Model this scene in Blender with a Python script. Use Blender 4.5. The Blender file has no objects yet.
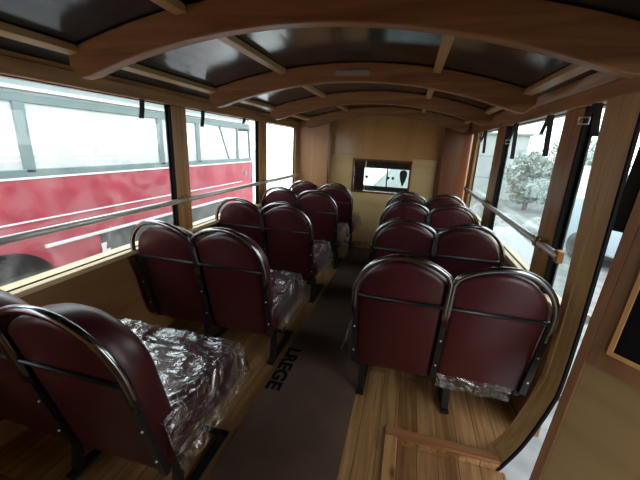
import bpy, bmesh, math, random
from mathutils import Vector, Matrix, noise
random.seed(7)
R = math.radians
C = bpy.context.scene.collection
S = bpy.context.scene

# ---------------------------------------------------------------- camera
cam_d = bpy.data.cameras.new('camera')
cam = bpy.data.objects.new('camera', cam_d)
C.objects.link(cam)
S.camera = cam
cam_d.sensor_width = 36
cam_d.lens = 329.35 * 36 / 640
cam_d.clip_start = 0.02
cam_d.clip_end = 300
cam.matrix_world = Matrix(((0.96498384, -0.11324453, 0.23660487, 0),
                           (0.25845939, 0.25651605, -0.93134218, 0),
                           (0.04477646, 0.9598829, 0.27680296, 1.41745),
                           (0, 0, 0, 1)))
# ---------------------------------------------------------------- world
w = bpy.data.worlds.new('world')
S.world = w
w.use_nodes = True
nt = w.node_tree
nt.nodes.clear()
wo = nt.nodes.new('ShaderNodeOutputWorld')
wb = nt.nodes.new('ShaderNodeBackground')
tc = nt.nodes.new('ShaderNodeTexCoord')
sp = nt.nodes.new('ShaderNodeSeparateXYZ')
cr = nt.nodes.new('ShaderNodeValToRGB')
nt.links.new(tc.outputs['Generated'], sp.inputs[0])
nt.links.new(sp.outputs['Z'], cr.inputs[0])
cr.color_ramp.elements[0].position = 0.0
cr.color_ramp.elements[0].color = (1, 1, 0.985, 1)
cr.color_ramp.elements[1].position = 0.7
cr.color_ramp.elements[1].color = (0.84, 0.93, 1, 1)
nt.links.new(cr.outputs[0], wb.inputs[0])
wb.inputs[1].default_value = 4.8
nt.links.new(wb.outputs[0], wo.inputs[0])
# a weak, very soft sun from the left rear
sd = bpy.data.lights.new('sun', 'SUN')
sd.energy = 1.6
sd.angle = R(25)
sd.color = (1, 0.97, 0.92)
sun = bpy.data.objects.new('sun', sd)
C.objects.link(sun)
sun.rotation_euler = (R(-38), R(-34), 0)
S.view_settings.view_transform = 'Standard'
S.view_settings.look = 'None'
S.view_settings.exposure = 0.0
S.view_settings.gamma = 1
S.view_settings.use_curve_mapping = False
S.cycles.max_bounces = 10
S.cycles.transparent_max_bounces = 16
S.cycles.sample_clamp_indirect = 6

# ---------------------------------------------------------------- materials
def newmat(name):
    m = bpy.data.materials.new(name)
    m.use_nodes = True
    n = m.node_tree
    return m, n, n.nodes['Principled BSDF']

def plain(name, col, rough=0.5, metal=0.0, noise_amt=0.0, scale=8, bump=0.0, spec=0.5):
    m, n, b = newmat(name)
    b.inputs['Base Color'].default_value = (*col, 1)
    b.inputs['Roughness'].default_value = rough
    b.inputs['Metallic'].default_value = metal
    b.inputs['Specular IOR Level'].default_value = spec
    t = n.nodes.new('ShaderNodeTexCoord')
    nz = n.nodes.new('ShaderNodeTexNoise')
    nz.inputs['Scale'].default_value = scale
    nz.inputs['Detail'].default_value = 4
    n.links.new(t.outputs['Object'], nz.inputs['Vector'])
    if noise_amt:
        r = n.nodes.new('ShaderNodeValToRGB')
        lo = tuple(c * (1 - noise_amt) for c in col)
        hi = tuple(min(1, c * (1 + noise_amt)) for c in col)
        r.color_ramp.elements[0].position = 0.35
        r.color_ramp.elements[1].position = 0.65
        r.color_ramp.elements[0].color = (*lo, 1)
        r.color_ramp.elements[1].color = (*hi, 1)
        n.links.new(nz.outputs['Fac'], r.inputs[0])
        n.links.new(r.outputs[0], b.inputs['Base Color'])
    if bump:
        bp = n.nodes.new('ShaderNodeBump')
        bp.inputs['Strength'].default_value = bump
        bp.inputs['Distance'].default_value = 0.01
        n.links.new(nz.outputs['Fac'], bp.inputs['Height'])
        n.links.new(bp.outputs[0], b.inputs['Normal'])
    return m

def wood(name, dark, light, axis='y', rough=0.35, grain=22, knots=True, spec=0.5):
    """varnished wood, grain running along the given axis"""
    m, n, b = newmat(name)
    t = n.nodes.new('ShaderNodeTexCoord')
    mp = n.nodes.new('ShaderNodeMapping')
    s = {'x': (0.07, 1, 1), 'y': (1, 0.07, 1), 'z': (1, 1, 0.07)}[axis]
    mp.inputs['Scale'].default_value = s
    n.links.new(t.outputs['Object'], mp.inputs['Vector'])
    nz = n.nodes.new('ShaderNodeTexNoise')
    nz.inputs['Scale'].default_value = grain
    nz.inputs['Detail'].default_value = 6
    nz.inputs['Distortion'].default_value = 0.6
    n.links.new(mp.outputs[0], nz.inputs['Vector'])
    r = n.nodes.new('ShaderNodeValToRGB')
    r.color_ramp.elements[0].position = 0.32
    r.color_ramp.elements[0].color = (*dark, 1)
    r.color_ramp.elements[1].position = 0.68
    r.color_ramp.elements[1].color = (*light, 1)
    n.links.new(nz.outputs['Fac'], r.inputs[0])
    out = r.outputs[0]
    if knots:
        v = n.nodes.new('ShaderNodeTexVoronoi')
        v.inputs['Scale'].default_value = 3.2
        mp2 = n.nodes.new('ShaderNodeMapping')
        mp2.inputs['Scale'].default_value = {'x': (.6, 1.4, 1.4), 'y': (1.4, .6, 1.4), 'z': (1.4, 1.4, .6)}[axis]
        n.links.new(t.outputs['Object'], mp2.inputs['Vector'])
        n.links.new(mp2.outputs[0], v.inputs['Vector'])
        r2 = n.nodes.new('ShaderNodeValToRGB')
        r2.color_ramp.elements[0].position = 0.03
        r2.color_ramp.elements[0].color = (0.25, 0.2, 0.17, 1)
        r2.color_ramp.elements[1].position = 0.1
        r2.color_ramp.elements[1].color = (1, 1, 1, 1)
        n.links.new(v.outputs['Distance'], r2.inputs[0])
        mx = n.nodes.new('ShaderNodeMixRGB')
        mx.blend_type = 'MULTIPLY'
        mx.inputs[0].default_value = 1
        n.links.new(out, mx.inputs[1])
        n.links.new(r2.outputs[0], mx.inputs[2])
        out = mx.outputs[0]
    n.links.new(out, b.inputs['Base Color'])
    b.inputs['Roughness'].default_value = rough
    b.inputs['Specular IOR Level'].default_value = spec
    bp = n.nodes.new('ShaderNodeBump')
    bp.inputs['Strength'].default_value = 0.12
    bp.inputs['Distance'].default_value = 0.004
    n.links.new(nz.outputs['Fac'], bp.inputs['Height'])
    n.links.new(bp.outputs[0], b.inputs['Normal'])
    return m

def plank_floor():
    m, n, b = newmat('floor_planks')
    t = n.nodes.new('ShaderNodeTexCoord')
    mp = n.nodes.new('ShaderNodeMapping')
    mp.inputs['Rotation'].default_value = (0, 0, R(90))
    n.links.new(t.outputs['Object'], mp.inputs['Vector'])
    br = n.nodes.new('ShaderNodeTexBrick')
    br.inputs['Color1'].default_value = (0.23, 0.115, 0.042, 1)
    br.inputs['Color2'].default_value = (0.46, 0.26, 0.110, 1)
    br.inputs['Mortar'].default_value = (0.09, 0.045, 0.018, 1)
    br.inputs['Scale'].default_value = 1
    br.inputs['Mortar Size'].default_value = 0.0018
    br.inputs['Brick Width'].default_value = 1.9
    br.inputs['Row Height'].default_value = 0.098
    br.offset = 0.37
    n.links.new(mp.outputs[0], br.inputs['Vector'])
    mp2 = n.nodes.new('ShaderNodeMapping')
    mp2.inputs['Scale'].default_value = (1, 0.06, 1)
    n.links.new(t.outputs['Object'], mp2.inputs['Vector'])
    nz = n.nodes.new('ShaderNodeTexNoise')
    nz.inputs['Scale'].default_value = 30
    nz.inputs['Detail'].default_value = 6
    nz.inputs['Distortion'].default_value = 1.0
    n.links.new(mp2.outputs[0], nz.inputs['Vector'])
    r = n.nodes.new('ShaderNodeValToRGB')
    r.color_ramp.elements[0].position = 0.3
    r.color_ramp.elements[0].color = (0.5, 0.42, 0.36, 1)
    r.color_ramp.elements[1].position = 0.65
    r.color_ramp.elements[1].color = (1, 1, 1, 1)
    n.links.new(nz.outputs['Fac'], r.inputs[0])
    mx = n.nodes.new('ShaderNodeMixRGB')
    mx.blend_type = 'MULTIPLY'
    mx.inputs[0].default_value = 1
    n.links.new(br.outputs['Color'], mx.inputs[1])
    n.links.new(r.outputs[0], mx.inputs[2])
    n.links.new(mx.outputs[0], b.inputs['Base Color'])
    b.inputs['Roughness'].default_value = 0.38
    return m

def glass(name, tint=(0.93, 0.97, 0.97), dirt_or_whiteout=0.06, strength=0.06):
    m = bpy.data.materials.new(name)
    m.use_nodes = True
    n = m.node_tree
    n.nodes.clear()
    o = n.nodes.new('ShaderNodeOutputMaterial')
    tr = n.nodes.new('ShaderNodeBsdfTransparent')
    tr.inputs[0].default_value = (*tint, 1)
    gl = n.nodes.new('ShaderNodeBsdfGlossy')
    gl.inputs['Roughness'].default_value = 0.03
    lw = n.nodes.new('ShaderNodeLayerWeight')
    pw = n.nodes.new('ShaderNodeMath')
    pw.operation = 'POWER'
    pw.inputs[1].default_value = 5
    n.links.new(lw.outputs['Facing'], pw.inputs[0])
    fr = n.nodes.new('ShaderNodeMath')
    fr.operation = 'MULTIPLY_ADD'
    fr.inputs[1].default_value = 0.6
    fr.inputs[2].default_value = 0.03
    n.links.new(pw.outputs[0], fr.inputs[0])
    mx = n.nodes.new('ShaderNodeMixShader')
    n.links.new(fr.outputs[0], mx.inputs[0])
    n.links.new(tr.outputs[0], mx.inputs[1])
    n.links.new(gl.outputs[0], mx.inputs[2])
    t = n.nodes.new('ShaderNodeTexCoord')
    nz = n.nodes.new('ShaderNodeTexNoise')
    nz.inputs['Scale'].default_value = 5
    nz.inputs['Detail'].default_value = 8
    nz.inputs['Distortion'].default_value = 1.5
    n.links.new(t.outputs['Object'], nz.inputs['Vector'])
    mr = n.nodes.new('ShaderNodeMapRange')
    mr.inputs['From Min'].default_value = 0.4
    mr.inputs['From Max'].default_value = 0.75
    mr.inputs['To Min'].default_value = dirt_or_whiteout * 0.2
    mr.inputs['To Max'].default_value = dirt_or_whiteout * 1.2
    if dirt_or_whiteout > .3:  # large amounts: even white diffuse standing in for overexposure
        mr.inputs['To Min'].default_value = dirt_or_whiteout
        mr.inputs['To Max'].default_value = dirt_or_whiteout * 1.25
    n.links.new(nz.outputs['Fac'], mr.inputs['Value'])
    df = n.nodes.new('ShaderNodeBsdfDiffuse' if dirt_or_whiteout > .3 else 'ShaderNodeBsdfTranslucent')
    df.inputs[0].default_value = (0.9, 0.9, 0.88, 1)
    m2 = n.nodes.new('ShaderNodeMixShader')
    n.links.new(mr.outputs[0], m2.inputs[0])
    n.links.new(mx.outputs[0], m2.inputs[1])
    n.links.new(df.outputs[0], m2.inputs[2])
    n.links.new(m2.outputs[0], o.inputs[0])
    return m

def plastic_film():
    m = bpy.data.materials.new('clear_plastic_film')
    m.use_nodes = True
    n = m.node_tree
    n.nodes.clear()
    o = n.nodes.new('ShaderNodeOutputMaterial')
    tr = n.nodes.new('ShaderNodeBsdfTransparent')
    tr.inputs[0].default_value = (0.9, 0.9, 0.9, 1)
    gl = n.nodes.new('ShaderNodeBsdfGlossy')
    gl.inputs['Roughness'].default_value = 0.27
    df = n.nodes.new('ShaderNodeBsdfDiffuse')
    df.inputs[0].default_value = (0.8, 0.8, 0.8, 1)
    t = n.nodes.new('ShaderNodeTexCoord')
    nz = n.nodes.new('ShaderNodeTexNoise')
    nz.inputs['Scale'].default_value = 3.4
    nz.inputs['Detail'].default_value = 2.5
    nz.inputs['Distortion'].default_value = 2.5
    n.links.new(t.outputs['Object'], nz.inputs['Vector'])
    bp = n.nodes.new('ShaderNodeBump')
    bp.inputs['Strength'].default_value = 1.0
    bp.inputs['Distance'].default_value = 0.05
    n.links.new(nz.outputs['Fac'], bp.inputs['Height'])
    n.links.new(bp.outputs[0], gl.inputs['Normal'])
    mx = n.nodes.new('ShaderNodeMixShader')
    mx.inputs[0].default_value = 0.24
    n.links.new(tr.outputs[0], mx.inputs[1])
    n.links.new(gl.outputs[0], mx.inputs[2])
    # milky creases
    v = n.nodes.new('ShaderNodeTexNoise')
    v.inputs['Scale'].default_value = 5
    v.inputs['Detail'].default_value = 3
    v.inputs['Distortion'].default_value = 4
    n.links.new(t.outputs['Object'], v.inputs['Vector'])
    r = n.nodes.new('ShaderNodeValToRGB')
    e = r.color_ramp.elements
    e[0].position = 0.485
    e[0].color = (0, 0, 0, 1)
    e[1].position = 0.515
    e[1].color = (0, 0, 0, 1)
    k = e.new(0.50)
    k.color = (0.40, 0.40, 0.40, 1)
    n.links.new(v.outputs['Fac'], r.inputs[0])
    m2 = n.nodes.new('ShaderNodeMixShader')
    n.links.new(r.outputs[0], m2.inputs[0])
    n.links.new(mx.outputs[0], m2.inputs[1])
    n.links.new(df.outputs[0], m2.inputs[2])
    n.links.new(m2.outputs[0], o.inputs[0])
    return m

M = dict(
    wy=wood('pine_lengthwise', (0.28, 0.135, 0.048), (0.48, 0.26, 0.10), 'y'),
    wz=wood('pine_upright', (0.26, 0.115, 0.034), (0.46, 0.23, 0.075), 'z'),
    wx=wood('pine_crosswise', (0.20, 0.075, 0.028), (0.34, 0.145, 0.055), 'x'),
    arch=wood('arch_pine', (0.21, 0.092, 0.034), (0.43, 0.215, 0.085), 'x', rough=0.42),
    batten=wood('batten_pine', (0.42, 0.25, 0.10), (0.62, 0.40, 0.18), 'y', rough=0.4),
    ply=wood('golden_plywood', (0.42, 0.21, 0.085), (0.54, 0.29, 0.125), 'z', rough=0.3, grain=6, knots=False),
    plyd=wood('dark_varnished_plywood', (0.46, 0.24, 0.090), (0.56, 0.31, 0.125), 'z', rough=0.14, grain=5, knots=False),
    plyl=wood('pale_plywood', (0.62, 0.41, 0.18), (0.72, 0.50, 0.24), 'x', rough=0.35, grain=7, knots=False),
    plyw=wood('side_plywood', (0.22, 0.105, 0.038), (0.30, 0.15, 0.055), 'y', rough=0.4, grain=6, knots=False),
    redwood=wood('reddish_varnished_plywood', (0.13, 0.046, 0.020), (0.19, 0.072, 0.030), 'z', rough=0.2, grain=6, knots=False),
    sill=wood('pale_sill_wood', (0.50, 0.34, 0.18), (0.68, 0.50, 0.29), 'y', rough=0.45, knots=False),
    floor=plank_floor(),
    roof=plain('glossy_black_roof_lining', (0.013, 0.019, 0.021), 0.16, noise_amt=0.2, scale=3, bump=0.03, spec=0.6),
    card=plain('brown_cardboard', (0.088, 0.047, 0.030), 0.9, noise_amt=0.12, scale=5),
    ink=plain('black_ink', (0.004, 0.003, 0.004), 0.9, spec=0.1),
    vinyl=plain('burgundy_vinyl', (0.060, 0.0085, 0.011), 0.36, noise_amt=0.06, scale=12, bump=0.06),
    chrome=plain('chromed_tube', (0.30, 0.31, 0.32), 0.18, 1.0),
    steel=plain('brushed_steel_tube', (0.66, 0.64, 0.61), 0.42, 0.55),
    blackm=plain('black_painted_metal', (0.010, 0.010, 0.011), 0.35),
    rubber=plain('black_rubber', (0.006, 0.006, 0.006), 0.7, spec=0.15),
    strap=plain('dark_webbing', (0.035, 0.04, 0.04), 0.8),
    film=plastic_film(),
    glass=glass('dusty_window_glass'),
    glassr=glass('clear_window_glass', (0.90, 0.95, 0.94), 0.05),
    redpaint=plain('faded_red_paint', (0.40, 0.022, 0.045), 0.45, noise_amt=0.08, scale=2.5),
    whitetrim=plain('white_moulding', (0.80, 0.78, 0.76), 0.45),
    greyframe=plain('grey_green_window_frame', (0.13, 0.19, 0.185), 0.5),
    cream=plain('pale_grey_paint', (0.24, 0.30, 0.30), 0.5, noise_amt=0.08, scale=3),
    tyre=plain('tyre_rubber', (0.02, 0.022, 0.02), 0.8),
    darkpanel=plain('dark_grey_flap', (0.05, 0.06, 0.055), 0.6),
    ground=plain('pale_gravel_ground', (0.15, 0.155, 0.15), 0.95, noise_amt=0.25, scale=4, bump=0.4),
    shed=plain('pale_rendered_wall', (0.42, 0.46, 0.45), 0.9, noise_amt=0.06, scale=1.5),
    leaf=plain('grey_green_foliage', (0.24, 0.29, 0.26), 0.8, noise_amt=0.4, scale=2),
    bark=plain('brown_bark', (0.16, 0.13, 0.10), 0.9, noise_amt=0.3, scale=9),
    vanw=plain('white_van_paint', (0.62, 0.66, 0.68), 0.35),
    darkglass=plain('dark_car_glass', (0.03, 0.04, 0.045), 0.1),
    carblue=plain('silver_blue_paint', (0.30, 0.38, 0.42), 0.3, 0.2),
    rubble=plain('pale_broken_concrete', (0.26, 0.27, 0.26), 0.9, noise_amt=0.25, scale=5, bump=0.5),
    tarp=plain('white_tarpaulin', (0.34, 0.36, 0.36), 0.6, noise_amt=0.1, scale=3, bump=0.4),
    cabred=plain('dark_red_cab_lining', (0.085, 0.022, 0.022), 0.3, noise_amt=0.5, scale=9),
    violet=plain('greyish_violet_fabric', (0.24, 0.20, 0.28), 0.8),
    blackglass=plain('black_glass', (0.004, 0.004, 0.005), 0.5, spec=0.1),
    plastic=plain('grey_plastic', (0.34, 0.33, 0.31), 0.5),
    doorwood=wood('dark_door_wood', (0.12, 0.052, 0.020), (0.21, 0.095, 0.036), 'z', rough=0.45),
    doorply=wood('olive_door_plywood', (0.19, 0.115, 0.046), (0.24, 0.15, 0.062), 'x', rough=0.5, grain=5, knots=False),
    jamb=wood('tan_jamb_wood', (0.38, 0.21, 0.075), (0.56, 0.35, 0.14), 'z', rough=0.45),
    busglass=glass('whited_out_bus_glass', (0.95, 0.97, 0.97), 0.45),  # white mixed into the glass imitates an overexposed view through the bus
    blownout=plain('blown_out_ground', (0.62, 0.62, 0.60), 0.9, noise_amt=0.1, scale=2),  # ground on the left, with overexposure put into its white colour
    bead=wood('orange_window_bead', (0.38, 0.19, 0.06), (0.52, 0.28, 0.10), 'z', rough=0.4, knots=False),
)

# ---------------------------------------------------------------- mesh helpers
def mesh_obj(name, bm, mat, parent=None, smooth=False, loc=None):
    me = bpy.data.meshes.new(name)
    bmesh.ops.recalc_face_normals(bm, faces=bm.faces[:])
    bm.to_mesh(me)
    bm.free()
    me.materials.append(mat)
    if smooth:
        for p in me.polygons:
            p.use_smooth = True
    o = bpy.data.objects.new(name, me)
    C.objects.link(o)
    if parent is not None:
        o.parent = parent
    if loc:
        o.location = loc
    return o

def box(bm, x0, x1, y0, y1, z0, z1, bev=0.004):
    t = bmesh.new()
    bmesh.ops.create_cube(t, size=1)
    for v in t.verts:
        v.co = Vector(((x0 + x1) / 2 + v.co.x * (x1 - x0), (y0 + y1) / 2 + v.co.y * (y1 - y0), (z0 + z1) / 2 + v.co.z * (z1 - z0)))
    if bev:
        b = min(bev, abs(x1 - x0) * .4, abs(y1 - y0) * .4, abs(z1 - z0) * .4)
        bmesh.ops.bevel(t, geom=t.edges[:], offset=b, segments=2, profile=0.5, affect='EDGES')
    merge(bm, t)
    return bm

def merge(bm, t, mtx=None):
    mp = {}
    for v in t.verts:
        mp[v] = bm.verts.new(mtx @ v.co if mtx else v.co)
    for f in t.faces:
        try:
            bm.faces.new([mp[v] for v in f.verts])
        except ValueError:
            pass
    t.free()

def tube(bm, pts, r, seg=10, closed_ends=True):
    pts = [Vector(p) for p in pts]
    rings = []
    prev = None
    for i, p in enumerate(pts):
        if i == 0:
            d = pts[1] - p
        elif i == len(pts) - 1:
            d = p - pts[i - 1]
        else:
            d = (pts[i + 1] - p).normalized() + (p - pts[i - 1]).normalized()
        d.normalize()
        if prev is None:
            a = Vector((0, 1, 0)) if abs(d.y) < .8 else Vector((1, 0, 0))
            u = d.cross(a).normalized()
        else:
            u = (prev - d * prev.dot(d)).normalized()
        prev = u
        v = d.cross(u)
        rr = r[i] if isinstance(r, (list, tuple)) else r
        rings.append([bm.verts.new(p + u * math.cos(2 * math.pi * k / seg) * rr + v * math.sin(2 * math.pi * k / seg) * rr) for k in range(seg)])
    for a, b in zip(rings, rings[1:]):
        for k in range(seg):
            bm.faces.new((a[k], a[(k + 1) % seg], b[(k + 1) % seg], b[k]))
    if closed_ends:
        bm.faces.new(rings[0][::-1])
        bm.faces.new(rings[-1])
    return bm

def loft(bm, rings, cap=True):
    vs = [[bm.verts.new(p) for p in r] for r in rings]
    n = len(vs[0])
    for a, b in zip(vs, vs[1:]):
        for k in range(n):
            bm.faces.new((a[k], a[(k + 1) % n], b[(k + 1) % n], b[k]))
    if cap:
        bm.faces.new(vs[0][::-1])
        bm.faces.new(vs[-1])
    return bm

def prism(bm, poly, axis, a, b):
    """polygon in the two other axes extruded along axis from a to b"""
    def P(q, t):
        if axis == 'x':
            return (t, q[0], q[1])
        if axis == 'y':
            return (q[0], t, q[1])
        return (q[0], q[1], t)
    return loft(bm, [[P(q, a) for q in poly], [P(q, b) for q in poly]])

def empty(name, loc=(0, 0, 0), rz=0.0):
    o = bpy.data.objects.new(name, None)
    o.empty_display_size = .1
    C.objects.link(o)
    o.location = loc
    o.rotation_euler = (0, 0, rz)
    return o

def tag(o, label, cat, group=None, kind=None):
    if label:
        o['label'] = label
    if cat:
        o['category'] = cat
    if group:
        o['group'] = group
    if kind:
        o['kind'] = kind
    return o

def struct(name, bm, mat, smooth=False):
    o = mesh_obj(name, bm, mat, None, smooth)
    o['kind'] = 'structure'
    return o

def recenter(o):
    """move a single-mesh thing's origin to the base of its box (texture keeps its place closely enough)"""
    me = o.data
    xs = [v.co for v in me.vertices]
    c = Vector(((min(v.x for v in xs) + max(v.x for v in xs)) / 2, (min(v.y for v in xs) + max(v.y for v in xs)) / 2, min(v.z for v in xs)))
    me.transform(Matrix.Translation(-c))
    o.location = c
    return o

def solo(name, bm, mat, label, cat, group=None, kind=None, smooth=False):
    o = mesh_obj(name, bm, mat, None, smooth)
    recenter(o)
    return tag(o, label, cat, group, kind)

def copy_tree(o, parent=None):
    c = o.copy()
    C.objects.link(c)
    if parent is not None:
        c.parent = parent
    for ch in [q for q in bpy.data.objects if q.parent == o]:
        copy_tree(ch, c)
    return c

# ---------------------------------------------------------------- dimensions
XL, XR, XC = -1.60, 0.72, -0.40
YR, YF = -0.9, 4.95            # rear and front walls
ZS, ZB, ZT = 0.735, 1.635, 1.705
GZ = -0.75                     # ground outside

def zroof(dx):
    return 1.938 - 0.15 * dx * dx

# ---------------------------------------------------------------- room shell
bm = bmesh.new()
# floor with an entrance well cut out at the right rear (x 0.12..0.75, y 0.2..1.40)
box(bm, -1.75, 0.10, YR, YF, -0.05, 0, 0)
box(bm, 0.10, 0.575, 1.40, YF, -0.05, 0, 0)
box(bm, 0.575, 0.63, 1.53, YF, -0.03, 0, 0)
box(bm, 0.63, 0.70, 1.62, YF, -0.01, 0, 0)
box(bm, 0.70, 0.765, 1.70, YF, -0.01, 0, 0)
box(bm, 0.10, 0.78, YR, 0.30, -0.05, 0, 0)
struct('floor', bm, M['floor'])
bm = bmesh.new()
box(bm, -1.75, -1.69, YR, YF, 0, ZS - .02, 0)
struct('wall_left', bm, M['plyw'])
bm = bmesh.new()
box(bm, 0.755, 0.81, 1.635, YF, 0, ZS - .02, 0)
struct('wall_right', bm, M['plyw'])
bm = bmesh.new()
box(bm, 0.755, 0.81, YR, 0.55, 0, ZB, 0)
struct('wall_right_rear', bm, M['plyd'])
bm = bmesh.new()
box(bm, -1.75, 0.81, YR - .05, YR, -0.05, 1.98, 0)
struct('wall_rear', bm, M['plyd'])
# front wall with the hatch opening
HX0, HX1, HZ0, HZ1 = -0.81, 0.035, 0.765, 1.255
bm = bmesh.new()
box(bm, -1.75, HX0, YF, YF + .03, 0, 2.0, 0)
box(bm, HX1, 0.81, YF, YF + .03, 0, 2.0, 0)
box(bm, HX0, HX1, YF, YF + .03, HZ1, 2.0, 0)
box(bm, HX0, HX1, YF, YF + .03, 0, HZ0, 0)
struct('wall_front', bm, M['plyd'])
# paler plywood sheets covering the lower part of the front wall
bm = bmesh.new()
box(bm, -1.13, HX0, YF - .012, YF, 0, 1.295, .002)
box(bm, HX1, 0.36, YF - .012, YF, 0, 1.285, .002)
box(bm, HX0, HX1, YF - .012, YF, 0, HZ0, .002)
struct('trim_1', bm, M['plyl'])

# corner casings beside the front wall
def casing(x0, x1, mat, n, edge):
    bm = bmesh.new()
    box(bm, x0, x1, YF - .14, YF, 0, 1.93, .008)
    struct('trim_%d' % n, bm, mat)
    bm = bmesh.new()
    box(bm, edge - .018, edge + .018, YF - .165, YF - .14, 0, 1.93, .004)
    struct('trim_%d' % (n + 1), bm, M['redwood'])
casing(-1.66, -1.135, M['ply'], 2, -1.14)
casing(0.405, 0.745, M['redwood'], 4, 0.42)

# ceiling skin: curved black lining
bm = bmesh.new()
N = 28
rings = []
for y in (YR, YF):
    top = []
    bot = []
    for i in range(N + 1):
        dx = -1.27 + 2.54 * i / N
        bot.append((XC + dx, y, zroof(dx)))
        top.append((XC + dx, y, zroof(dx) + .03))
    rings.append(bot + top[::-1])
loft(bm, rings)
struct('ceiling', bm, M['roof'], smooth=False)

# window sills and header beams
for side, x0, x1, n in ((-1, -1.735, -1.60, 6), (1, 0.725, 0.815, 7)):
    bm = bmesh.new()
    box(bm, x0, x1, (YR if side < 0 else 1.63), YF - .14, ZS - .03, ZS, .006)
    struct('trim_%d' % n, bm, M['sill'])
for side, x0, x1, n in ((-1, -1.72, XL, 8), (1, XR, 0.83, 9)):
    bm = bmesh.new()
    box(bm, x0, x1, YR, YF - .14, ZB, ZT, .005)
    struct('trim_%d' % n, bm, M['wy'])
# inclined boards above the headers
for s, n in ((-1, 10), (1, 11)):
    bm = bmesh.new()
    xi = (-1.60 if s < 0 else .72)
    poly = [(xi + s * .005, ZT + .002), (xi + s * .035, ZT + .002), (xi + s * .01, ZT + .05), (xi - s * .02, ZT + .05)]
    prism(bm, poly, 'y', YR, YF - .14)
    struct('trim_%d' % n, bm, M['wy'])
    bm = bmesh.new()
    box(bm, min(xi + s * .02, xi + s * .30), max(xi + s * .02, xi + s * .30), YR, YF, ZT + .054, ZT + .062, 0)
    struct('trim_%d' % (n + 2), bm, M['rubber'])

# ---------------------------------------------------------------- roof arches
def arch(y, label, depth=.055):
    bm = bmesh.new()
    bot, top = [], []
    n = 40
    for i in range(n + 1):
        dx = -1.07 + 2.14 * i / n
        zb = 1.822 - 0.142 * (dx / .9) ** 2
        zt = zroof(dx) - .004
        e = (abs(dx) - .97) / .10
        if e > 0:      # rounded nose
            e = min(e, 1)
            mid = zb + (zt - zb) * .55
            zb = zb + (mid - zb) * (1 - math.sqrt(max(0, 1 - e * e)))
        bot.append((XC + dx, zb))
        top.append((XC + dx, zt))
    prism(bm, bot + top[::-1], 'y', y - depth / 2, y + depth / 2)
    o = solo('roof_arch', bm, M['arch'], label, 'roof beam', 'curved wooden roof arches')
    m = o.modifiers.new('bevel', 'BEVEL')
    m.width = .005
    m.segments = 2
    m.limit_method = 'ANGLE'
    m.angle_limit = R(50)
    return o
ARCH = [1.27, 2.33, 3.44, 4.71]
for y, lb in zip(ARCH, ('large curved wooden roof arch nearest the viewer, crossing the top of the picture',
                        'curved wooden roof arch with a small pale strip on top, second from the viewer',
                        'curved wooden roof arch third from the viewer, between two others',
                        'curved wooden roof arch closest to the plywood front wall')):
    arch(y, lb)
bm = bmesh.new()
box(bm, -.53, -.31, ARCH[1] - .05, ARCH[1] - .0285, 1.855, 1.888, .006)
solo('strip_light', bm, M['plastic'], 'small pale grey plastic strip fixed to the second roof arch', 'strip light')

bays = [(YR + .01, ARCH[0] - .03), (ARCH[0] + .03, ARCH[1] - .03), (ARCH[1] + .03, ARCH[2] - .03), (ARCH[2] + .03, ARCH[3] - .03), (ARCH[3] + .03, YF)]
bayn = ['before the nearest arch', 'between the first and second arches', 'between the second and third arches', 'between the third and fourth arches', 'between the last arch and the front wall']
for dx, where in ((-1.04, 'along the left roof edge'), (-.50, 'left of the roof centre'), (.50, 'right of the roof centre'), (1.02, 'along the right roof edge')):
    for (a, b), bn in zip(bays, bayn):
        bm = bmesh.new()
        box(bm, -.024, .024, a, b, -.034, -.003, .003)
        sl = math.atan(-.25 * dx)
        for v in bm.verts:
            x, z = v.co.x, v.co.z
            v.co.x = x * math.cos(sl) - z * math.sin(sl) + XC + dx
            v.co.z = x * math.sin(sl) + z * math.cos(sl) + zroof(dx)
        solo('roof_batten', bm, M['batten'], 'thin roof batten %s, %s' % (where, bn), 'batten', 'lengthwise roof battens')

# ---------------------------------------------------------------- window posts
def post(x0, x1, y0, y1, label, glassx, dark=True, knots=True):
    t = empty('window_post', ((x0 + x1) / 2, (y0 + y1) / 2, ZS))
    tag(t, label, 'post', 'wooden window posts')
    cx, cy = (x0 + x1) / 2, (y0 + y1) / 2
    bm = bmesh.new()
    box(bm, x0 - cx, x1 - cx, y0 - cy, y1 - cy, 0, ZB - ZS, .008)
    mesh_obj('post_body', bm, M['wz'], t)
    if dark:
        bm = bmesh.new()
        box(bm, x0 - cx + .004, x1 - cx - .006, y0 - cy - .012, y0 - cy, 0, ZB - ZS, .002)
        mesh_obj('rubber_seal', bm, M['rubber'], t)
    return t
post(-1.660, -1.613, 2.06, 2.22, 'broad wooden window post on the left beside the second seat bench', -1.7)
post(-1.660, -1.613, 3.45, 3.66, 'middle wooden window post on the left, beside the third seat bench', -1.7)
post(-1.660, -1.613, 4.68, 4.81, 'wooden window post at the front left corner by the plywood wall', -1.7, False)
post(-1.660, -1.613, 0.36, 0.56, 'wooden window post on the left beside the nearest seat bench', -1.7)
post(0.725, 0.772, 1.82, 2.02, 'thick wooden window post on the right, behind the big door jamb', .79)
post(0.725, 0.772, 3.13, 3.40, 'wooden window post on the right beside the second and third benches', .79)
post(0.725, 0.772, 4.36, 4.62, 'wooden window post at the front right corner', .79, False)

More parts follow.
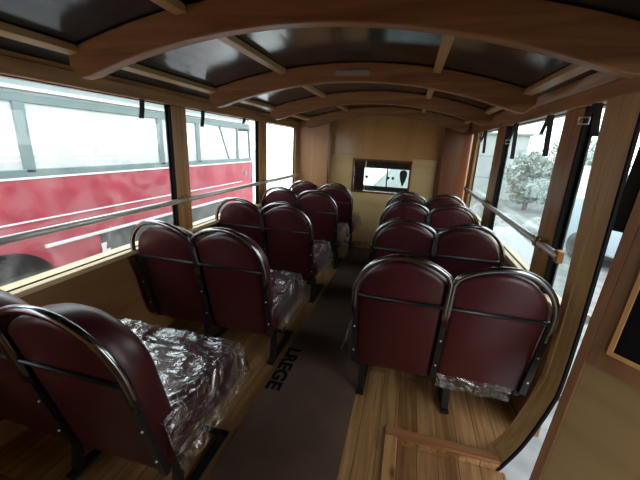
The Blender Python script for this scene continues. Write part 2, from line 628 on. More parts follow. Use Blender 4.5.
# windows: a pane with a slim black gasket, one structure each
def window(n, x, y0, y1, mat):
    t = bpy.data.objects.new('window_%d' % n, None)
    C.objects.link(t)
    t['kind'] = 'structure'
    bm = bmesh.new()
    box(bm, x - .002, x + .002, y0, y1, ZS, ZB, 0)
    g = mesh_obj('pane', bm, mat, t)
    bm = bmesh.new()
    for a in ((y0, y1, ZS, ZS + .004), (y0, y1, ZB - .004, ZB), (y0, y0 + .012, ZS, ZB), (y1 - .012, y1, ZS, ZB)):
        box(bm, x - .006, x + .006, *a, .002)
    mesh_obj('gasket', bm, M['rubber'], t)
window(1, -1.645, .56, 2.048, M['glass'])
window(2, -1.645, 2.22, 3.438, M['glass'])
window(3, -1.645, 3.66, 4.68, M['glass'])
window(4, -1.645, YR, .332, M['glass'])
window(5, .765, 1.63, 1.808, M['glassr'])
window(6, .765, 2.02, 3.118, M['glassr'])
window(7, .765, 3.40, 4.36, M['glassr'])

# grab rails across the windows
def rail(x, y0, y1, z, label, s):
    t = empty('grab_rail', (x, (y0 + y1) / 2, z))
    tag(t, label, 'handrail', 'steel rails across the windows')
    h = (y1 - y0) / 2
    bm = bmesh.new()
    tube(bm, [(0, -h, 0), (0, h, 0)], .018, 16)
    mesh_obj('rail_tube', bm, M['steel'], t, True)
    for e in (-1, 1):
        bm = bmesh.new()
        box(bm, -.018 if s < 0 else -.012, .012 if s < 0 else .018, e * (h - .012) - .022, e * (h - .012) + .022, -.028, .028, .004)
        mesh_obj('bracket', bm, M['wz'], t)
rail(-1.592, .58, 2.12, .978, 'steel grab rail across the large left window nearest the viewer', -1)
rail(-1.592, 2.14, 3.52, .978, 'steel grab rail across the second left window', -1)
rail(-1.592, 3.54, 4.76, .978, 'steel grab rail across the left window by the front wall', -1)
rail(.704, 1.66, 1.90, .975, 'short steel grab rail between the door jamb and the right window post', 1)
rail(.704, 1.94, 3.26, .975, 'steel grab rail across the wide right window', 1)
rail(.704, 3.29, 4.46, .975, 'steel grab rail across the front right window', 1)

# hanging blind straps with buckles
def strap(x, y, zt, ln, label, buckle=True, rz=0.0):
    rz = R(58) if x > 0 else R(-45)
    t = empty('window_strap', (x, y, zt), rz)
    tag(t, label, 'strap', 'dark straps hanging at the window tops')
    bm = bmesh.new()
    pts = [(0, 0, 0), (.006, -.004, -ln * .5), (0, -.012, -ln)]
    for i in range(2):
        a, b = Vector(pts[i]), Vector(pts[i + 1])
        loft(bm, [[(a.x - .0012, a.y - .014, a.z), (a.x + .0012, a.y - .014, a.z), (a.x + .0012, a.y + .014, a.z), (a.x - .0012, a.y + .014, a.z)],
                  [(b.x - .0012, b.y - .014, b.z), (b.x + .0012, b.y - .014, b.z), (b.x + .0012, b.y + .014, b.z), (b.x - .0012, b.y + .014, b.z)]])
    mesh_obj('webbing', bm, M['strap'], t)
    if buckle:
        bm = bmesh.new()
        a, b = Vector((0, .010, 0)), Vector((0, .034, -ln * .48))
        loft(bm, [[(a.x + .003, a.y - .010, a.z), (a.x + .0055, a.y - .010, a.z), (a.x + .0055, a.y + .010, a.z), (a.x + .003, a.y + .010, a.z)],
                  [(b.x + .003, b.y - .010, b.z), (b.x + .0055, b.y - .010, b.z), (b.x + .0055, b.y + .010, b.z), (b.x + .003, b.y + .010, b.z)]])
        mesh_obj('short_strap', bm, M['strap'], t)
        bm = bmesh.new()
        c = (0.004, .037, -ln * .52)
        tube(bm, [(c[0], c[1] - .018, c[2] + .013), (c[0], c[1] + .018, c[2] + .013), (c[0], c[1] + .018, c[2] - .013), (c[0], c[1] - .018, c[2] - .013), (c[0], c[1] - .018, c[2] + .013)], .003, 6)
        mesh_obj('buckle', bm, M['steel'], t)
strap(.712, 1.675, 1.632, .13, 'dark strap with a big metal buckle beside the door jamb')
strap(.716, 2.17, 1.632, .22, 'dark strap with buckle at the near end of the wide right window')
strap(.716, 2.80, 1.632, .25, 'dark strap with buckle at the far end of the wide right window')
strap(.716, 3.86, 1.632, .22, 'dark strap with buckle hanging in the front right window')
strap(-1.594, 1.78, 1.634, .11, 'dark strap at the top of the nearest left window', False)
strap(-1.594, 2.40, 1.634, .12, 'dark strap at the top of the second left window', False)
strap(-1.594, 3.08, 1.634, .05, 'tiny dark strap end at the far side of the second left window', False)

# ---------------------------------------------------------------- entrance: jamb, floor trims, door
# door jamb whose foot curves inboard to the floor
inner = [(.715, 1.634), (.722, .9), (.716, .50), (.700, .38), (.668, .25), (.628, .12), (.580, .01), (.56, -.03)]
outer = [(.745, 1.634), (.752, .9), (.748, .48), (.732, .36), (.700, .23), (.660, .10), (.612, -.01), (.59, -.06)]
bm = bmesh.new()
def smooth_line(pts, k=5):
    out = []
    P = [Vector((a, b, 0)) for a, b in pts]
    P = [2 * P[0] - P[1]] + P + [2 * P[-1] - P[-2]]
    for i in range(1, len(P) - 2):
        for j in range(k):
            t = j / k
            q = .5 * ((2 * P[i]) + (-P[i - 1] + P[i + 1]) * t + (2 * P[i - 1] - 5 * P[i] + 4 * P[i + 1] - P[i + 2]) * t * t + (-P[i - 1] + 3 * P[i] - 3 * P[i + 1] + P[i + 2]) * t ** 3)
            out.append((q.x, q.y))
    out.append((P[-2].x, P[-2].y))
    return out
si, so = smooth_line(inner), smooth_line(outer)
jamb = empty('door_jamb', (.76, 1.52, 0))
tag(jamb, 'tall broad wooden door jamb on the right whose foot curves into the floor', 'door jamb')
def strip(bm, A, B, y0, y1):
    vs = []
    yfar = y1
    for a, b in zip(A, B):
        y1 = yfar if yfar < 1.6 else 1.535 + .09 * min(1, max(0, (a[1] - .25) / 1.2))
        vs.append([bm.verts.new(Vector((a[0] - .76, y0 - 1.52, a[1]))), bm.verts.new(Vector((a[0] - .76, y1 - 1.52, a[1]))),
                   bm.verts.new(Vector((b[0] - .76, y1 - 1.52, b[1]))), bm.verts.new(Vector((b[0] - .76, y0 - 1.52, b[1])))])
    for p, q in zip(vs, vs[1:]):
        for k in range(4):
            bm.faces.new((p[k], p[(k + 1) % 4], q[(k + 1) % 4], q[k]))
    bm.faces.new(vs[0][::-1])
    bm.faces.new(vs[-1])
strip(bm, si, so, 1.518, 1.63)
mesh_obj('inner_board', bm, M['jamb'], jamb)
bm = bmesh.new()
strip(bm, [(a + .002, b) for a, b in si], [(a + .018, b) for a, b in si], 1.405, 1.512)
mesh_obj('outer_board', bm, M['jamb'], jamb)
bm = bmesh.new()
strip(bm, [(a + .003, b) for a, b in si], [(a + .014, b) for a, b in si], 1.392, 1.405)
mesh_obj('rubber_seal', bm, M['rubber'], jamb)

# boards edging the floor at the entrance well
bm = bmesh.new()
box(bm, .035, .575, 1.40, 1.455, 0, .018, .004)
struct('trim_14', bm, M['wx'])
bm = bmesh.new()
box(bm, .035, .095, .30, 1.40, 0, .018, .004)
struct('trim_15', bm, M['wy'])
bm = bmesh.new()
box(bm, .10, .60, .30, 1.395, -.06, -.035, .0)
for i in range(0):
    pass
struct('floor_step', bm, M['floor'])

# the door leaf, ajar outwards
door = bpy.data.objects.new('door_1', None)
C.objects.link(door)
door['kind'] = 'structure'
door.matrix_world = Matrix.Translation((.766, 1.405, 1.0)) @ Matrix.Rotation(R(3.2), 4, 'Y') @ Matrix.Translation((0, 0, -1.0)) @ Matrix.Rotation(R(-47), 4, 'Z')
th = .035
def leafbox(bm, s0, s1, z0, z1, t0=0.0, t1=th, bev=.003):
    # in door space: x along the leaf, y outward thickness
    return box(bm, s0, s1, t0, t1, z0, z1, bev)
bm = bmesh.new()
leafbox(bm, 0, .035, -.40, 1.62)
leafbox(bm, .565, .60, -.40, 1.62)
leafbox(bm, .035, .565, .635, .715)
leafbox(bm, .035, .095, .715, 1.62)
leafbox(bm, .535, .565, .715, 1.62)
leafbox(bm, .095, .535, 1.50, 1.62)
leafbox(bm, .035, .565, -.40, -.33)
mesh_obj('door_frame', bm, M['doorwood'], door)
bm = bmesh.new()
leafbox(bm, .035, .565, -.33, .635, .012, .028, 0)
mesh_obj('door_panel', bm, M['doorply'], door)
bm = bmesh.new()
for a in ((.085, .545, .705, .722), (.085, .545, 1.49, 1.507), (.085, .102, .722, 1.49), (.528, .545, .722, 1.49)):
    leafbox(bm, *a, -.008, .0, .002)
mesh_obj('window_bead', bm, M['bead'], door)
bm = bmesh.new()
leafbox(bm, .095, .535, .715, 1.50, .014, .02, 0)
mesh_obj('window_pane', bm, M['blackglass'], door)
bm = bmesh.new()
leafbox(bm, -.045, -.001, 1.16, 1.62, .004, .022, .003)
mesh_obj('edge_seal', bm, M['rubber'], door)
for z in (.42, .80):
    bm = bmesh.new()
    tube(bm, [(-.012, .002, z - .02), (-.012, .002, z + .02)], .008, 8)
    box(bm, -.03, .0, .0, .006, z - .016, z + .016, .001)
    mesh_obj('door_hinge', bm, M['steel'], door)

# ---------------------------------------------------------------- cardboard runner
bm = bmesh.new()
box(bm, -.69, -.155, YR + .02, 4.6, .001, .006, 0)
me_v = bm.verts
runner = empty('cardboard_runner', (-.42, 1.9, 0))
tag(runner, 'long brown cardboard sheet laid along the aisle floor with black lettering', 'cardboard sheet')
for v in bm.verts:
    v.co -= Vector((-.42, 1.9, 0))
mesh_obj('cardboard_sheet', bm, M['card'], runner)
fc = bpy.data.curves.new('lettering', 'FONT')
fc.body = 'LREGE'
fc.size = .145
fc.extrude = .0006
fc.offset = .006
fc.space_character = 1.0
tmp = bpy.data.objects.new('lettering', fc)
C.objects.link(tmp)
bpy.context.view_layer.update()
me = bpy.data.meshes.new_from_object(tmp.evaluated_get(bpy.context.evaluated_depsgraph_get()))
bpy.data.objects.remove(tmp)
mxx = max(v.co.x for v in me.vertices)
mnx = min(v.co.x for v in me.vertices)
mxy = max(v.co.y for v in me.vertices)
for v in me.vertices:
    a = (v.co.x - mnx) / (mxx - mnx)
    b = v.co.y / mxy
    v.co = Vector((-.682 + .42 + b * .088, 1.955 - 1.9 - a * .43, .0068 + v.co.z))
me.materials.clear()
me.materials.append(M['ink'])
lt = bpy.data.objects.new('printed_lettering', me)
C.objects.link(lt)
lt.parent = runner

# ---------------------------------------------------------------- seat bench
RC = .245
def yb(z):
    return (.945 - z) * RC

def dome(sg, outer, inner, clip, z0, z1, ztop, inset, n=24):
    """back outline round the place centre; sg is the side (-1, 1) on which the outer edge lies"""
    o, q = outer - inset, clip - inset
    pts = [(-sg * (q - .02), z0 + inset), (sg * (o - .02), z0 + inset), (sg * o, z0 + inset + .03)]
    for i in range(n + 1):
        a = math.pi * i / n
        c = math.cos(a)
        x = c * (outer - inset) if c > 0 else max(c * (inner - inset), -q)
        zz = math.sin(a)
        if c <= 0 and -c * (inner - inset) > q:
            zz = math.sqrt(1 - (q / (inner - inset)) ** 2) * (1 - (-c * (inner - inset) - q) / (inner - q) )
        pts.append((sg * x, z1 + (ztop - inset - z1) * zz))
    pts.append((-sg * q, z0 + inset + .03))
    return pts

def make_bench(aisle, label):
    """origin on the floor below the top of the hoops; the bench faces +y; aisle = -1 or +1"""
    t = empty('seat_bench')
    tag(t, label, 'bus seat', 'burgundy double seats')
    for c in (-.2235, .2235):
        # backrest
        bm = bmesh.new()
        rings = []
        for dep, ins in ((-.012, .03), (-.004, .012), (.008, .0), (.08, .0), (.110, .010), (.130, .028), (.142, .055), (.147, .095)):
            rings.append([(c + x, yb(z) + dep * .97 + .004, z) for x, z in dome(-1 if c < 0 else 1, .210, .270, .2155, .20, .68, .912, ins)])
        loft(bm, rings)
        mesh_obj('backrest', bm, M['vinyl'], t, True)
        # hoop
        bm = bmesh.new()
        pts = []
        sg = -1 if c < 0 else 1
        n = 40
        def put(x, z):
            pts.append((x, yb(z) - .012, z))
        put(c + sg * .220, .60)
        put(c + sg * .220, .66)
        for i in range(n + 1):
            a = math.pi * i / n
            ca, sa = math.cos(a), math.sin(a)
            x = ca * .220 if ca > 0 else ca * .285
            if x < -.2165:
                break
            put(c + sg * x, .70 + .245 * sa)
        for z in (.84, .80, .74, .68, .60):
            put(c - sg * .2165, z)
        tube(bm, pts, .0142, 14)
        mesh_obj('back_hoop', bm, M['chrome'], t, True)
        # seat cushion
        bm = bmesh.new()
        rings = []
        for zz, ins in ((.250, .03), (.258, .010), (.285, 0), (.395, 0), (.425, .012), (.440, .04), (.446, .09)):
            pts = []
            hx, hy, cr_ = .218 - ins, .272 - ins, max(.08 - ins * .5, .01)
            cs = c + (.022 * aisle if c * aisle > 0 else 0)
            for q, (sx, sy) in enumerate(((1, 1), (-1, 1), (-1, -1), (1, -1))):
                for k in range(6):
                    a = math.pi / 2 * (q + k / 5)
                    pts.append((cs + sx * (hx - cr_) + cr_ * math.cos(a), .432 + sy * (hy - cr_) + cr_ * math.sin(a), zz))
            rings.append(pts)
        loft(bm, rings)
        mesh_obj('seat', bm, M['vinyl'], t, True)
    # crossbars behind the backs
    bm = bmesh.new()
    tube(bm, [(-.438, yb(.70) - .014, .70), (.438, yb(.70) - .014, .70)], .009, 10)
    mesh_obj('crossbar', bm, M['blackm'], t, True)
    # uprights
    for x in (-.436, 0, .436):
        bm = bmesh.new()
        z0, z1 = .24, .71
        y0, y1 = yb(z0) - .012, yb(z1) - .012
        loft(bm, [[(x - .016, y0 - .012, z0), (x + .016, y0 - .012, z0), (x + .016, y0 + .012, z0), (x - .016, y0 + .012, z0)],
                  [(x - .012, y1 - .010, z1), (x + .012, y1 - .010, z1), (x + .012, y1 + .010, z1), (x - .012, y1 + .010, z1)]])
        mesh_obj('upright', bm, M['blackm'], t)
        for z in (.33, .50):
            bm = bmesh.new()
            bmesh.ops.create_uvsphere(bm, u_segments=8, v_segments=5, radius=.005, matrix=Matrix.Translation((x, yb(z) - .026, z)))
            mesh_obj('rivet', bm, M['steel'], t, True)
    # under frame
    bm = bmesh.new()
    for y in (.20, .60):
        box(bm, -.43, .43, y - .015, y + .015, .215, .248, .003)
    for x in (-.415, 0, .415):
        box(bm, x - .015, x + .015, .165, .61, .215, .248, .003)
    mesh_obj('seat_frame', bm, M['blackm'], t)
    # legs
    for lx in ((.43, -.07) if aisle > 0 else (-.385, .095)):
        bm = bmesh.new()
        for y0, y1, dx in ((.24, .205, 0), (.55, .56, -aisle * .14 if lx * aisle > .2 else 0)):
            mx0 = lx
            lx = lx + dx
            loft(bm, [[(lx - .018, y1 - .014, .01), (lx + .018, y1 - .014, .01), (lx + .018, y1 + .014, .01), (lx - .018, y1 + .014, .01)],
                      [(lx - .018, y0 - .014, .22), (lx + .018, y0 - .014, .22), (lx + .018, y0 + .014, .22), (lx - .018, y0 + .014, .22)]])
            lx = mx0
            if dx:
                box(bm, min(lx, lx + dx) - .018, max(lx, lx + dx) + .018, .545, .575, .0065, .02, .002)
        box(bm, lx - .022, lx + .022, .165, .575, .0065, .02, .002)
        mesh_obj('leg', bm, M['blackm'], t)
    # crinkled clear plastic over the seats
    bm = bmesh.new()
    nx, ny = 60, 44
    grid = []
    for j in range(ny + 1):
        row = []
        for i in range(nx + 1):
            u, v = -1 + 2 * i / nx, -1 + 2 * j / ny
            x, y = u * .490, .440 + v * .285
            ex = max(0, abs(u) - .93) / .07
            ey = max(0, abs(v) - .86) / .14
            nz = noise.fractal(Vector((x * 6, y * 6, 3.1)), 1.0, 2.2, 4)
            ridge = 1 - abs(noise.noise(Vector((x * 9 + 5, y * 7, 1.7)))) * 2
            z = .465 + .012 * nz + .014 * ridge * ridge
            drop = max(ex, ey if v > 0 else 0)
            z -= .20 * drop
            x *= 1 - .02 * ex
            bulge = .035 * ex * (1 + .6 * noise.noise(Vector((y * 11, z * 9, 0))))
            x += math.copysign(bulge, u) * (1 if (u * aisle > 0) else .0)
            if u * aisle < 0:
                x = max(-.44, min(.44, x))
            row.append(bm.verts.new((x, y, z)))
        grid.append(row)
    for j in range(ny):
        for i in range(nx):
            bm.faces.new((grid[j][i], grid[j][i + 1], grid[j + 1][i + 1], grid[j + 1][i]))
    tag(mesh_obj('plastic_cover', bm, M['film'], t, False), 'crinkled clear plastic cover', None)
    return t

LX, RX = -1.172, .250
left = [.60, 1.57, 2.52, 3.44, 4.20]
right = [1.48, 2.33, 3.20, 3.88]
ll = ['burgundy double bus seat at the lower left, nearest the viewer, partly out of frame',
      'burgundy double bus seat second from the viewer on the left of the aisle',
      'burgundy double bus seat third from the viewer on the left of the aisle',
      'burgundy double bus seat fourth from the viewer on the left of the aisle',
      'burgundy double bus seat farthest forward on the left by the front wall']
rl = ['burgundy double bus seat nearest the viewer on the right of the aisle',
      'burgundy double bus seat second from the viewer on the right of the aisle',
      'burgundy double bus seat third from the viewer on the right of the aisle',
      'burgundy double bus seat farthest forward on the right by the front wall']
proto = make_bench(1, ll[0])
for i, y in enumerate(left):
    o = proto if i == 0 else copy_tree(proto)
    o.location = (LX + (0, 0, 0, .02, .06)[i], y, 0)
    o['label'] = ll[i]
proto = make_bench(-1, rl[0])
for i, y in enumerate(right):
    o = proto if i == 0 else copy_tree(proto)
    o.location = (RX - (0, .012, .018, .018)[i], y, 0)
    o['label'] = rl[i]

# loose plastic edge hanging below the near right backrest
bm = bmesh.new()
g = []
for j in range(9):
    row = []
    for i in range(41):
        x = .02 + .37 * i / 40
        z = .175 + .085 * j / 8
        z -= .02 * noise.noise(Vector((x * 14, 0, 2))) * (1 - j / 8)
        row.append(bm.verts.new((x, yb(.22) - .018 + .006 * noise.noise(Vector((x * 60, z * 10, 0))), z)))
    g.append(row)
for j in range(8):
    for i in range(40):
        bm.faces.new((g[j][i], g[j][i + 1], g[j + 1][i + 1], g[j + 1][i]))
o = mesh_obj('plastic_edge', bm, M['film'], proto, True)
o['label'] = 'pale crinkled plastic edge'

# ---------------------------------------------------------------- hatch and driver's cab
hatch = empty('cab_hatch_window', ((HX0 + HX1) / 2, YF, HZ0))
tag(hatch, 'wide sliding hatch window in the front wall with a dark reddish frame', 'hatch window')
ox = (HX0 + HX1) / 2
bm = bmesh.new()
W2 = (HX1 - HX0) / 2
H2 = HZ1 - HZ0
for a in ((-W2, W2, 0, .028), (-W2, W2, H2 - .028, H2), (-W2, -W2 + .028, 0, H2), (W2 - .028, W2, 0, H2)):
    box(bm, a[0], a[1], -.022, .03, a[2], a[3], .004)
mesh_obj('hatch_frame', bm, M['redwood'], hatch)
bm = bmesh.new()
box(bm, -W2 + .028, -.06, .008, .012, .028, H2 - .028, 0)
box(bm, -.22, W2 - .028, .018, .022, .028, H2 - .028, 0)
mesh_obj('sliding_pane', bm, M['glassr'], hatch)
bm = bmesh.new()
box(bm, -W2 + .19, -W2 + .198, -.004, .008, .028, H2 - .028, 0)
mesh_obj('pane_edge', bm, M['steel'], hatch)
for x in (-W2 + .04, -W2 + .22):
    bm = bmesh.new()
    tube(bm, [(x, -.014, H2 * .48), (x, .008, H2 * .48)], .02, 12)
    mesh_obj('pane_knob', bm, M['blackm'], hatch, True)
# cab shell
bm = bmesh.new()
CX0, CX1, CZ0, CZ1, CY = -.755, .01, .77, 1.075, 5.9
for a in ((-1.7, CX0, YF + .95, YF + .98, .1, 1.8), (CX1, .78, YF + .95, YF + .98, .1, 1.8), (CX0, CX1, YF + .95, YF + .98, CZ1, 1.8), (CX0, CX1, YF + .95, YF + .98, .1, CZ0),
          (-1.7, -1.67, YF + .03, YF + .95, .1, 1.8), (.75, .78, YF + .03, YF + .95, .1, 1.8), (-1.7, .78, YF + .03, YF + .98, 1.8, 1.83), (-1.7, .78, YF + .03, YF + .98, .07, .1)):
    box(bm, *a, 0)
struct('wall_cab', bm, M['cabred'])
bm = bmesh.new()
box(bm, CX0, CX1, CY + .01, CY + .016, CZ0, CZ1, 0)
t = bpy.data.objects.new('window_8', None)
C.objects.link(t)
t['kind'] = 'structure'
mesh_obj('pane', bm, M['glassr'], t)
bm = bmesh.new()
box(bm, -.365, -.345, CY - .01, CY + .03, CZ0, CZ1, .002)
mesh_obj('mullion', bm, M['rubber'], t)
# latches on the windscreen
for x, lb in ((-.33, 'small dark round catch beside the windscreen divider, left of the pair'), (-.25, 'small dark round catch in the windscreen, right of the pair')):
    bm = bmesh.new()
    tube(bm, [(x, CY - .06, .925), (x, CY + .009, .925)], .024, 12)
    solo('windscreen_catch', bm, M['blackm'], lb, 'catch', 'round windscreen catches', smooth=True)
bm = bmesh.new()
pts = [(0, -.16), (.035, -.08), (.065, .02), (.06, .09), (.035, .12), (0, .125), (-.035, .12), (-.06, .08), (-.055, 0), (-.03, -.08)]
prism(bm, [(-.085 + a, .945 + b) for a, b in pts], 'y', CY - .035, CY - .015)
solo('hanging_pennant', bm, M['violet'], 'greyish violet leaf-shaped pennant hanging at the right of the windscreen', 'pennant')

# ---------------------------------------------------------------- outside: ground
bm = bmesh.new()
box(bm, -60, 60, -40, 90, GZ - .1, GZ, 0)
struct('floor_ground', bm, M['ground'])

bm = bmesh.new()
box(bm, -60, -1.95, -40, 90, GZ, GZ + .02, 0)
struct('floor_blown_out', bm, M['blownout'])  # white sheet added over the ground so the left side looks blown out
# ---------------------------------------------------------------- the red bus alongside
BX, BW = -3.6, 2.3
bus = empty('red_bus', (BX - BW / 2, 2, GZ))
tag(bus, 'old red bus with grey window frames parked alongside on the left', 'bus')
def bl(p):
    return Vector(p) - Vector((BX - BW / 2, 2, GZ))
def bpart(name, bm, mat, smooth=False, label=None):
    off = Vector((BX - BW / 2, 2, GZ))
    for v in bm.verts:
        v.co -= off
    o = mesh_obj(name, bm, mat, bus, smooth)
    if label:
        o['label'] = label
    return o
Y0, Y1 = -4.5, 7.3
WY, WZ, WR = 2.05, -.27, .56
# side skin with a wheel arch
bm = bmesh.new()
def side(bm, xa, xb):
    poly = [(Y0, -.35), (WY - WR, -.35)]
    for i in range(15):
        a = math.pi - math.pi * i / 14
        poly.append((WY + WR * math.cos(a), WZ + WR * math.sin(a)))
    poly += [(WY + WR, -.35), (Y1, -.35), (Y1 + .02, .3), (Y1, .965), (Y0, .965)]
    prism(bm, poly, 'x', xa, xb)
side(bm, BX - .05, BX)
side(bm, BX - BW, BX - BW + .05)
box(bm, BX - BW, BX, Y1 - .02, Y1 + .05, -.35, .93, .02)
box(bm, BX - BW, BX, Y0 - .05, Y0, -.35, .965, .02)
bpart('body_side', bm, M['redpaint'])
bm = bmesh.new()
box(bm, BX - BW + .05, BX - .05, Y0, Y1 - .05, -.05, 0, 0)
box(bm, BX - BW + .05, BX - .35, WY - WR - .1, WY + WR + .1, -.35, .35, 0)
bpart('chassis_floor', bm, M['darkpanel'])
bm = bmesh.new()
box(bm, BX - .01, BX + .012, Y0, Y1, .965, .985, .003)
bpart('waist_moulding', bm, M['whitetrim'])
bm = bmesh.new()
box(bm, BX - .01, BX + .008, Y0, Y1 - .5, .545, .562, .003)
bpart('side_moulding', bm, M['whitetrim'])
bm = bmesh.new()
box(bm, BX - .01, BX + .02, 2.46, 6.2, .245, .28, .004)
bpart('lower_moulding', bm, M['whitetrim'])
bm = bmesh.new()
box(bm, BX - .005, BX + .008, 3.12, 6.1, -.25, .235, .004)
bpart('side_flap', bm, M['darkpanel'])
bm = bmesh.new()
prism(bm, [(3.10, .12), (3.18, .12), (3.16, .03), (3.23, .03), (3.17, -.10), (3.18, -.02), (3.11, -.02)], 'x', BX + .008, BX + .014)
bpart('zigzag_mark', bm, M['whitetrim'])
# window band
pill = [Y0 + .1, -1.25, .60, 2.47, 4.33, 5.25]
bm = bmesh.new()
for x0, x1 in ((BX - .05, BX + .002), (BX - BW, BX - BW + .05)):
    box(bm, x0, x1, Y0, Y1, .985, 1.06, .005)
    box(bm, x0, x1, Y0, Y1 - .1, 1.68, 1.76, .005)
    for y in pill:
        box(bm, x0, x1, y - .055, y + .055, 1.02, 1.70, .012)
    box(bm, x0, x1, 6.62, 6.70, 1.02, 1.70, .012)
box(bm, BX - BW, BX, Y1 - .14, Y1 - .06, 1.64, 1.74, .01)
box(bm, BX - BW, BX, Y1 - .08, Y1, .93, 1.03, .01)
for x in (BX - .06, BX - BW, BX - BW / 2 - .03):
    tube(bm, [(x + .03, Y1 - .04, .98), (x + .03, Y1 - .11, 1.68)], .03, 8)
tube(bm, [(BX - .02, 5.95, 1.70), (BX - .02, 6.30, 1.04)], .022, 8)
bpart('window_frame', bm, M['greyframe'])
# roof
bm = bmesh.new()
prof = []
for i in range(21):
    a = math.pi * i / 20
    prof.append((BX - BW / 2 + (BW / 2) * math.cos(a), 1.98 + .22 * math.sin(a) ** .8))
prof = [(BX, 1.76)] + prof + [(BX - BW, 1.76)]
prism(bm, prof, 'y', Y0, Y1 - .1)
bpart('bus_roof', bm, M['cream'], False)
bm = bmesh.new()
box(bm, BX - .01, BX + .03, Y0, Y1 - .1, 1.79, 1.82, .005)
box(bm, BX - .02, BX + .012, Y0, Y1 - .1, 1.895, 1.92, .005)
bpart('roof_gutter', bm, M['whitetrim'])
for a, b in zip(pill, pill[1:] + [6.64]):
    bm = bmesh.new()
    box(bm, BX - .026, BX - .022, a + .04, b - .04, 1.05, 1.69, 0)
    bpart('side_window', bm, M['busglass'])
# wheel
for wx in (BX - .24, BX - BW + .24):
    bm = bmesh.new()
    prof = [(.0, .10), (.20, .10), (.24, .12), (.42, .12), (.47, .08), (.47, -.08), (.42, -.12), (0, -.12)]
    n = 28
    rg = []
    for i in range(n):
        a = 2 * math.pi * i / n
        rg.append([bm.verts.new((wx + h, WY + r * math.cos(a), GZ + .47 + r * math.sin(a))) for r, h in prof[1:-1]])
    for i in range(n):
        A, B = rg[i], rg[(i + 1) % n]
        for k in range(len(A) - 1):
            bm.faces.new((A[k], A[k + 1], B[k + 1], B[k]))
    bm.faces.new([r[0] for r in rg])
    bm.faces.new([r[-1] for r in rg])
    bpart('wheel', bm, M['tyre'])
# steering wheel, dashboard, seats and mirror visible through the cab window
bm = bmesh.new()
c = Vector((BX - .5, 5.75, 1.14))
tube(bm, [c + Vector((.22 * math.cos(a), .22 * math.sin(a) * .8, .22 * math.sin(a) * .35)) for a in [2 * math.pi * i / 24 for i in range(25)]], .014, 8)
tube(bm, [c, c + Vector((0, .45, -.5))], .02, 8)
for a in (0.4, 2.7, 4.7):
    tube(bm, [c, c + Vector((.22 * math.cos(a), .22 * math.sin(a) * .8, .22 * math.sin(a) * .35))], .01, 6)
bpart('steering_wheel', bm, M['greyframe'], True)
bm = bmesh.new()
box(bm, BX - BW + .1, BX - .1, 6.3, 6.85, .75, 1.10, .05)
bpart('dashboard', bm, M['greyframe'])
bm = bmesh.new()
tube(bm, [(BX - .3, Y1 + .04, .80), (BX - .3, Y1 + .10, .80)], .11, 18)
tube(bm, [(BX, Y1 - .35, .72), (BX + .02, Y1 - .35, .72)], .055, 14)
bpart('headlamp', bm, M['greyframe'], False)
for y in (.2, 1.3, 2.9, 3.9):
    bm = bmesh.new()
    box(bm, BX - 1.9, BX - 1.3, y, y + .12, .0, 1.30, .03)
    bpart('passenger_seat', bm, M['cream'])

# ---------------------------------------------------------------- outside on the right
shed = empty('storage_building', (4.0, 18, GZ))
tag(shed, 'pale flat storage building seen through the right windows', 'building')
bm = bmesh.new()
box(bm, -1.9, 1.25, -.1, 4, 0, 3.0, .01)
mesh_obj('wall', bm, M['shed'], shed)
bm = bmesh.new()
box(bm, -2.0, 1.35, -.25, 4.1, 3.0, 3.1, .02)
mesh_obj('roof', bm, M['cream'], shed)
bm = bmesh.new()
for z in (1.0, 2.0):
    box(bm, -1.9, 1.25, -.115, -.1, z, z + .03, 0)
mesh_obj('cladding_band', bm, M['greyframe'], shed)
bm = bmesh.new()
box(bm, .85, 1.2, -.13, -.1, 0, 2.4, .01)
mesh_obj('door', bm, M['tarp'], shed)

def bush(x, y, h, r, label, seed, trunk=True):
    rnd = random.Random(seed)
    t = empty('tree', (x, y, GZ))
    tag(t, label, 'tree', 'trees beyond the right windows')
    bm = bmesh.new()
    tube(bm, [(0, 0, 0), (.05, .02, h * .3), (0, .05, h * .6)], [.10, .07, .03], 8)
    for k in range(6):
        a = k * 1.05
        tube(bm, [(0.02, .03, h * .3), (r * .35 * math.cos(a), r * .35 * math.sin(a), h * .5), (r * .6 * math.cos(a), r * .6 * math.sin(a), h * .7)], [.05, .03, .012], 6)
    mesh_obj('trunk', bm, M['bark'], t)
    bm = bmesh.new()
    for k in range(3200):
        while True:
            p = Vector((rnd.uniform(-1, 1), rnd.uniform(-1, 1), rnd.uniform(-1, 1)))
            if p.length < 1:
                break
        q = p * (.72 + .28 * noise.noise(p * 2.2 + Vector((seed, 0, 0))))
        c = Vector((q.x * r * 1.35, q.y * r, h * .44 + q.z * h * .50))
        n1 = Vector((rnd.uniform(-1, 1), rnd.uniform(-1, 1), rnd.uniform(-1, 1))).normalized()
        n2 = n1.orthogonal().normalized()
        s = rnd.uniform(.05, .12)
        bm.faces.new([bm.verts.new(c + n1 * s), bm.verts.new(c + n2 * s * .5), bm.verts.new(c - n1 * s), bm.verts.new(c - n2 * s * .5)])
    mesh_obj('foliage', bm, M['leaf'], t)
bush(4.7, 15.0, 2.9, .9, 'small grey-green tree just right of the pale building', 1)
bush(7.6, 19.0, 3.9, 1.4, 'taller grey-green tree seen behind the thick right window post', 2)
bush(6.6, 14.4, 3.0, 1.1, 'grey-green tree seen beside the door jamb', 3)

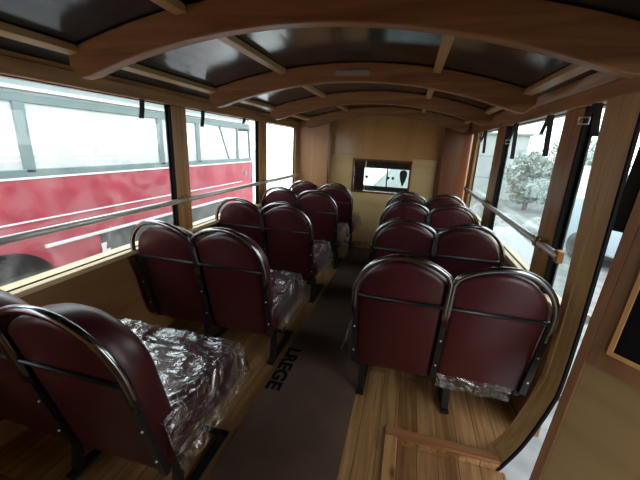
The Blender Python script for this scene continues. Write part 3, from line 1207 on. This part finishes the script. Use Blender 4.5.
def vehicle(name, x, y, rz, L, Wd, H, hood, paint, label, cat):
    t = empty(name, (x, y, GZ), rz)
    tag(t, label, cat)
    bm = bmesh.new()
    h1 = H * .52
    poly = [(-L / 2, .3), (L / 2, .3), (L / 2, h1 * .9), (L / 2 - .1, h1), (L / 2 - hood, h1 + .03), (L / 2 - hood - .45, H - .06), (L / 2 - hood - .7, H), (-L / 2 + .25, H), (-L / 2 + .05, H * .85)]
    prism(bm, poly, 'x', -Wd / 2, Wd / 2)
    b = mesh_obj('body', bm, paint, t)
    md = b.modifiers.new('bevel', 'BEVEL')
    md.width = .05
    md.segments = 3
    bm = bmesh.new()
    for s in (-1, 1):
        bm = bmesh.new()
        box(bm, min(s * Wd / 2, s * (Wd / 2 + .01)), max(s * Wd / 2, s * (Wd / 2 + .01)), L / 2 - hood - 1.3, L / 2 - hood - .45, h1 + .06, H - .12, .0)
        mesh_obj('side_glass', bm, M['darkglass'], t)
    bm = bmesh.new()
    y0, z0, y1, z1 = L / 2 - hood - .05, h1 + .06, L / 2 - hood - .43, H - .09
    loft(bm, [[(-Wd / 2 + .12, y0 + .02, z0), (Wd / 2 - .12, y0 + .02, z0), (Wd / 2 - .12, y0, z0), (-Wd / 2 + .12, y0, z0)],
              [(-Wd / 2 + .15, y1 + .05, z1), (Wd / 2 - .15, y1 + .05, z1), (Wd / 2 - .15, y1, z1), (-Wd / 2 + .15, y1, z1)]])
    mesh_obj('windscreen', bm, M['darkglass'], t)
    for sx in (-1, 1):
        for sy in (-1, 1):
            bm = bmesh.new()
            tube(bm, [(sx * (Wd / 2 - .18), sy * (L / 2 - .75), .31), (sx * (Wd / 2 + .01), sy * (L / 2 - .75), .31)], .31, 20)
            mesh_obj('wheel', bm, M['tyre'], t)
vehicle('parked_car', 4.9, 7.2, R(200), 3.9, 1.65, 1.35, 1.0, M['carblue'], 'silver blue car parked beyond the right windows', 'car')
vehicle('parked_van', 6.3, 11.0, R(190), 4.4, 1.8, 1.9, .8, M['vanw'], 'white van parked in front of the far trees', 'van')

# heap of pale rubble and a white tarpaulin next to the bus
rnd = random.Random(5)
spots = [(2.60, 9.6, .42, 'rounded pale concrete chunk nearest the white tarpaulin'), (3.45, 9.9, .36, 'small pale concrete chunk standing to the right of the nearest chunk'),
         (2.35, 10.9, .46, 'broad pale concrete chunk behind the chunk by the tarpaulin'), (3.1, 11.1, .30, 'low pale concrete chunk at the back of the heap')]
for x, y, s, lb in spots:
    bm = bmesh.new()
    bmesh.ops.create_icosphere(bm, subdivisions=3, radius=s)
    for v in bm.verts:
        v.co = Vector((v.co.x, v.co.y, max(v.co.z * 1.1, -s * .3))) * (1 + .4 * noise.noise(v.co * 2.8 + Vector((x * 3, y, 0))))
        v.co += Vector((x, y, GZ + s * .3))
    solo('rubble_block', bm, M['rubble'], lb, 'rubble', 'broken concrete heap outside on the right')
bm = bmesh.new()
n = 22
g = []
for j in range(n + 1):
    row = []
    for i in range(n + 1):
        u, v = -1 + 2 * i / n, -1 + 2 * j / n
        d = max(abs(u), abs(v))
        z = GZ + .02 + .62 * max(0, 1 - d ** 2.2) + .07 * noise.noise(Vector((u * 4, v * 4, 0))) * (1 - d * .8)
        row.append(bm.verts.new((2.15 + u * .6, 7.6 + v * .9, max(z, GZ + .005))))
    g.append(row)
for j in range(n):
    for i in range(n):
        bm.faces.new((g[j][i], g[j][i + 1], g[j + 1][i + 1], g[j + 1][i]))
o = solo('tarpaulin', bm, M['tarp'], 'crumpled white tarpaulin on the ground outside the wide right window', 'tarpaulin', smooth=True)
md = o.modifiers.new('solid', 'SOLIDIFY')
md.thickness = .01
